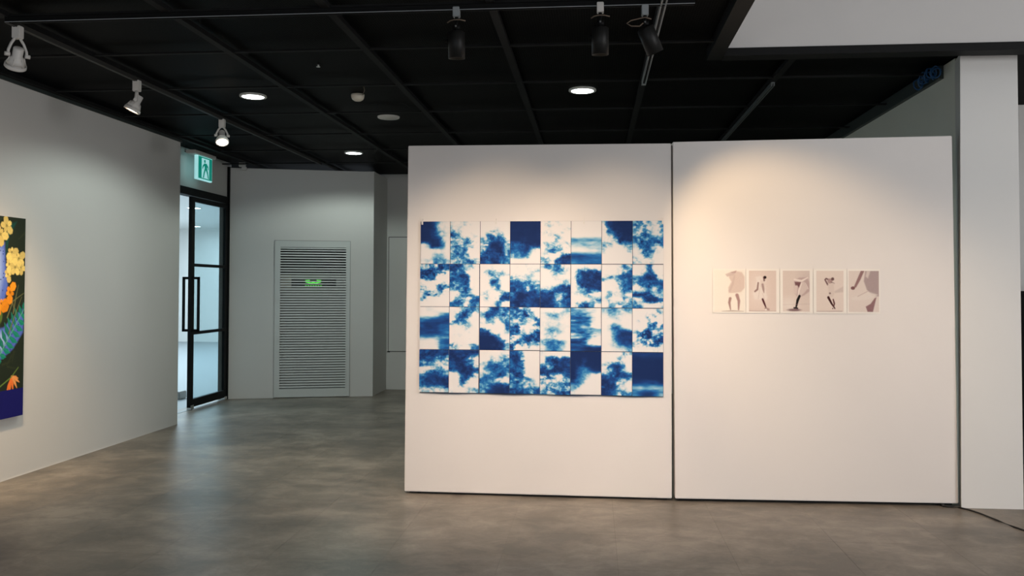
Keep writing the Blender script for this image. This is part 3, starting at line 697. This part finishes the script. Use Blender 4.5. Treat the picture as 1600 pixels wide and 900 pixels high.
b = MB(); b.box(-2.0, 2.0, -.017, -.008, -.030, 0); b.box(-2.0, 2.0, .008, .017, -.030, 0); b.box(-2, 2, -.008, .008, -.010, 0); b.build('channel', 'black', o)
MB().box(-2, 2, -.004, .004, -.022, -.01).build('slot', 'dark', o)
MB().box(-2, 2, -.0175, -.0165, -.031, -.027).build('lip', 'silver_rail', o)

# ------------------------------------------------------------------ white gimbal spotlights
def white_spot(loc, target, label, watts, neck=.10, yk=.10, deg=60, blend=1.0):
    o = tag(empty('white_spotlight', loc), label, 'spotlight', 'white spotlights on the left track')
    MB().box(-.026, .026, -.022, .022, -neck, 0, .004).build('adapter', 'white_metal', o)
    d = (Vector(target)-Vector(loc)).normalized()
    piv = Vector((0, 0, -neck-yk))
    side = d.cross(Vector((0, 0, 1))).normalized()
    b = MB()
    for s in (-1, 1):
        top = Vector((0, 0, -neck+.006))+side*s*.012; kn = piv+side*s*.050
        b.tube([top, top.lerp(kn, .35)+side*s*.008, top.lerp(kn, .75)+side*s*.008, kn], .0085, 8)
    b.build('yoke', 'white_metal', o)
    for s in (-1, 1): MB().cyl(piv+side*s*.040, piv+side*s*.068, .012, n=14).build('knob', 'white_metal', o)
    mt = Matrix.Translation(piv) @ d.to_track_quat('Z', 'Y').to_matrix().to_4x4()
    MB().lathe([(0, -.048), (.026, -.048), (.029, -.044), (.029, .008), (.036, .012), (.036, .018), (0, .018)], 20, mt).build('socket', 'white_metal', o)
    b = MB(); b.lathe([(.036, .014), (.044, .030), (.055, .052), (.052, .052), (.041, .031), (.033, .016)], 28, mt)
    b.lathe([(.055, .060), (.060, .060), (.0615, .078), (.058, .082), (.052, .082), (.052, .062), (.055, .060)], 32, mt)
    for k in range(6):
        a = k*PI/3; p = mt@Vector((.040*math.cos(a), .040*math.sin(a), .015)); q_ = mt@Vector((.0575*math.cos(a), .0575*math.sin(a), .066)); b.cyl(p, q_, .003, n=6)
    bell = b.build('bell', 'white_metal', o)
    MB().lathe([(.030, .018), (.040, .040), (.0515, .066), (.0515, .071), (.050, .071), (.030, .030)], 28, mt).build('reflector', 'white_metal', bell)
    MB().lathe([(0, .075), (.0515, .075), (.0515, .072), (0, .071)], 28, mt).build('lens', 'glow_warm', bell)
    l = bpy.data.lights.new('lamp_beam', 'SPOT'); l.energy = watts; l.color = WARM; l.spot_size = R(deg); l.spot_blend = blend; l.shadow_soft_size = .03
    lo = bpy.data.objects.new('lamp_beam', l); COL.objects.link(lo); lo.parent = o
    lo.location = piv+d*.095; lo.rotation_euler = d.to_track_quat('-Z', 'Y').to_euler()
    return o
white_spot((-3.45, 4.83, ZC-.02), (-4.44, 5.70, 1.30), 'white spotlight nearest the camera on the left track, aimed at the painting', 230, .075, .10, 62)
white_spot((-3.45, 6.185, ZC-.02), (-4.1, 5.95, 1.6), 'white spotlight in the middle of the left track, tilted towards the left wall', 22, .085, .075, 80)
white_spot((-3.45, 7.687, ZC-.02), (-3.05, 6.95, 1.6), 'farthest white spotlight on the left track with its lit lens facing the room', 34, .08, .075, 80)

# ------------------------------------------------------------------ black cylinder spotlights
def black_spot(loc, axis, target, label, watts, r=.047, L=.150, drop=.135, deg=70, adm='silver_rail', loop=0, beam=True):
    o = tag(empty('black_spotlight', loc), label, 'spotlight', 'black cylinder spotlights on the front track')
    MB().box(-.019, .019, -.022, .022, -.055, 0, .003).build('adapter', adm, o)
    d = Vector(axis).normalized(); top = Vector((0, 0, -drop)); e = top+d*L
    mt = Matrix.Translation(top) @ d.to_track_quat('Z', 'Y').to_matrix().to_4x4()
    b = MB(); b.cyl((0, 0, -.055), (0, 0, -.075), .010, n=12); b.tube([(0, 0, -.07), (0, 0, -.09), top+d*.006-Vector((0, 0, .0))], .008, 8)
    b.cyl(Vector((0, 0, -drop+.022))+Vector((-.02, 0, 0)), Vector((.02, 0, -drop+.022)), .014, n=14); b.build('bracket', 'black', o)
    bar = MB().lathe([(0, 0), (r-.008, 0), (r, .006), (r, L), (r-.004, L), (r-.006, L-.025), (0, L-.028)], 32, mt).build('barrel', 'lamp_black', o)
    MB().lathe([(0, L-.024), (r-.007, L-.024), (r-.007, L-.027), (0, L-.030)], 24, mt).build('lens', 'glow_warm', bar)
    b = MB(); b.cyl((0, -.026, -drop+.024), (0, -.020, -drop+.024), .005, n=10); b.build('screw', 'steel', o)
    MB().cyl(mt@Vector((r-.002, 0, .05)), mt@Vector((r+.016, 0, .05)), .008, n=12).build('knob', 'black', o)
    if loop: pts = [(.035, -.01, -.078), (.0, -.01, -.066), (-.035, -.012, -.074), (-.075, -.015, -.083), (-.100, -.018, -.100), (-.075, -.02, -.116), (-.03, -.02, -.118), (-.010, -.02, -.10)]
    else: pts = [(-.052, -.004, -.086), (-.035, -.008, -.076), (-.012, -.012, -.072), (.02, -.012, -.072), (.052, -.006, -.078)]
    MB().tube(pts, .0035, 6).build('cord', 'cable_brown', o)
    l = bpy.data.lights.new('lamp_beam', 'SPOT'); l.energy = watts; l.color = WARM; l.spot_size = R(deg); l.spot_blend = .65; l.shadow_soft_size = .035
    lo = bpy.data.objects.new('lamp_beam', l); COL.objects.link(lo); lo.parent = o
    lo.location = e+d*.012; lo.rotation_euler = (Vector(target)-Vector(loc)-e).to_track_quat('-Z', 'Y').to_euler()
    return o
black_spot((-.765, 4.73, ZC-.012), (0, .10, -1), (-.60, 6.07, 1.3), 'leftmost black cylinder spotlight hanging straight down from the front track', 26, deg=70)
black_spot((.037, 4.73, ZC-.008), (0, .10, -1), (.10, 6.07, 1.3), 'middle black cylinder spotlight hanging straight down with a pale adapter', 20, adm='white_metal', deg=70)
black_spot((.281, 4.73, ZC-.031), (.40, .25, -.88), (1.36, 6.08, 1.55), 'rightmost black cylinder spotlight tilted towards the right display panel', 98, deg=57, loop=1, drop=.120)

# ------------------------------------------------------------------ ceiling fixtures
def downlight(x, y, label, watts):
    o = tag(empty('downlight', (x, y, ZC+.05)), label, 'ceiling light', 'round downlights in the black ceiling')
    MB().lathe([(.112, .004), (.114, -.006), (.110, -.011), (.094, -.011), (.088, -.002), (.088, .004)], 36).build('rim', 'white_metal', o)
    MB().lathe([(0, -.010), (.092, -.0085), (.092, -.003), (0, -.003)], 36).build('diffuser', 'glow_cool', o)
    l = bpy.data.lights.new('lamp_beam', 'SPOT'); l.energy = watts; l.color = COOL; l.spot_size = R(156); l.spot_blend = .3; l.shadow_soft_size = .08
    lo = bpy.data.objects.new('lamp_beam', l); COL.objects.link(lo); lo.parent = o; lo.location = (0, 0, -.02)
downlight(-2.90, 7.07, 'lit round downlight left of the smoke detector', 95)
downlight(-.09, 7.07, 'lit round downlight above the left display panel', 55)
downlight(-2.90, 10.17, 'farthest lit round downlight, near the louvred grille', 66)
o = tag(empty('ceiling_speaker', (-1.957, 8.054, ZC+.05)), 'flat unlit white round disc in the black ceiling', 'speaker')
MB().lathe([(0, -.012), (.098, -.012), (.104, -.008), (.106, .004)], 36).build('cover', 'white_metal', o)
o = tag(empty('smoke_detector', (-1.99, 7.09, ZC+.052)), 'cream dome smoke detector on the black ceiling', 'smoke detector')
MB().lathe([(.0, .0), (.055, 0), (.057, -.014), (.055, -.018)], 32).build('base', 'white_plastic', o)
MB().lathe([(.055, -.016), (.054, -.028), (.046, -.044), (.028, -.056), (0, -.059)], 32).build('dome', 'white_plastic', o)
o = tag(MB().tube([(-1.95, 7.08, ZC+.045), (-1.92, 7.0, ZC+.03), (-1.88, 6.9, ZC+.04), (-1.86, 6.8, ZC+.05)], .004, 6).build('detector_wire', 'cable_brown'), 'thin grey wire curling beside the smoke detector', 'wire')
o = tag(empty('sprinkler_head', (-2.01, 6.10, ZC+.055)), 'tiny metal sprinkler head in the black ceiling', 'sprinkler')
MB().cyl((0, 0, 0), (0, 0, -.022), .007, n=10).build('stem', 'steel', o); MB().cyl((0, 0, -.022), (0, 0, -.024), .015, n=14).build('deflector', 'steel', o)

# ------------------------------------------------------------------ exit sign
sx = -4.62
es = tag(empty('exit_sign', (sx, 9.80, 3.055)), 'green lit running figure exit sign hanging above the glass door', 'sign')
MB().box(-.06, .06, -.34, .21, -.040, .0, .005).build('mounting_plate', 'white_metal', es)
MB().box(-.018, .018, -.205, .19, -.320, -.040, .003).build('housing', 'sign_white', es)
face = MB().box(.018, .0205, -.175, .178, -.305, -.045).build('face', 'sign_green', es)
fm = Matrix(((0, 0, 1, .0206), (1, 0, 0, 0), (0, 1, 0, -.175), (0, 0, 0, 1)))
MB().prism([(-.095, -.118), (.100, -.118), (.100, .115), (-.095, .115)], fm, .0012).build('doorway', 'sign_white', face)
b = MB(); fm2 = fm.copy(); fm2[0][3] = .0220
def circ(x, y, r, n=14): return [(x+r*math.cos(2*PI*i/n), y+r*math.sin(2*PI*i/n)) for i in range(n)]
b.prism(circ(-.018, .083, .020), fm2, .001)
for P_ in ([(-.03, .058), (.03, .06), (.045, .0), (.012, -.012), (-.02, .0)], [(-.03, .058), (-.075, .025), (-.085, -.01), (-.068, -.012), (-.055, .012), (-.02, .035)],
           [(.03, .06), (.075, .025), (.082, -.01), (.068, -.010), (.058, .012), (.03, .03)], [(-.02, .0), (.012, -.012), (-.02, -.06), (-.04, -.115), (-.066, -.115), (-.046, -.05)],
           [(.012, .0), (.045, .0), (.07, -.05), (.092, -.115), (.066, -.115), (.045, -.06), (.01, -.02)]):
    b.prism(P_, fm2, .001)
b.build('running_figure', 'sign_green', face)

# small white sensor on top of the angled wall
d2 = (A1-A0).normalized(); n2 = Vector((d2.y, -d2.x)); pc = A0+d2*.16+n2*.05
ss = tag(empty('wall_sensor', (pc.x, pc.y, 3.055), aw.rotation_euler.z), 'small white sensor box at the top of the angled wall beside the door', 'sensor')
MB().box(-.048, .040, -.03, .03, -.0, .055, .006).build('body', 'white_metal', ss)
MB().box(-.010, .052, -.04, .02, -.045, .0, .006).build('head', 'white_metal', ss)

# ------------------------------------------------------------------ cables
pts = [(2.36, 6.10, .008), (2.42, 6.09, .007), (2.465, 6.075, .006), (2.50, 6.03, .006), (2.534, 5.943, .006), (2.572, 5.761, .006), (2.60, 5.62, .006), (2.627, 5.551, .006), (2.70, 5.35, .006), (2.85, 5.0, .006), (3.1, 4.7, .006)]
tag(MB().tube(pts, .0055, 8).build('power_cable', 'cable'), 'black power cable running from under the right display panel across the floor', 'cable')
random.seed(4)
b = MB(); pts = []
for i in range(220):
    t = i/219; a = t*2*PI*11
    y = 6.42+.38*t+.03*math.sin(a*.7); rr = .034+.016*math.sin(a*.37+1)
    pts.append((2.468+.026*math.cos(a)+.006*random.random(), y, 3.045+.02*math.sin(t*PI)+rr*math.sin(a)))
b.tube(pts, .0055, 6); tag(b.build('blue_cable', 'blue_cable'), 'tangled bundle of blue cable at the top of the dim side wall', 'cable')

# dark low cabinet glimpsed right of the column
o = tag(empty('dark_cabinet', (4.2, 7.47, 0)), 'tall dark cabinet edge glimpsed right of the white column', 'cabinet')
MB().box(-.70, 1.2, -.25, .24, .05, 1.44, .004).build('body', 'black', o); MB().box(-.72, 1.22, -.27, .25, 1.44, 1.465, .003).build('top', 'black', o)
for sx_ in (-.6, 1.1):
    for sy_ in (-.18, .18): MB().cyl((sx_, sy_, 0), (sx_, sy_, .05), .02, n=10).build('foot', 'black', o)
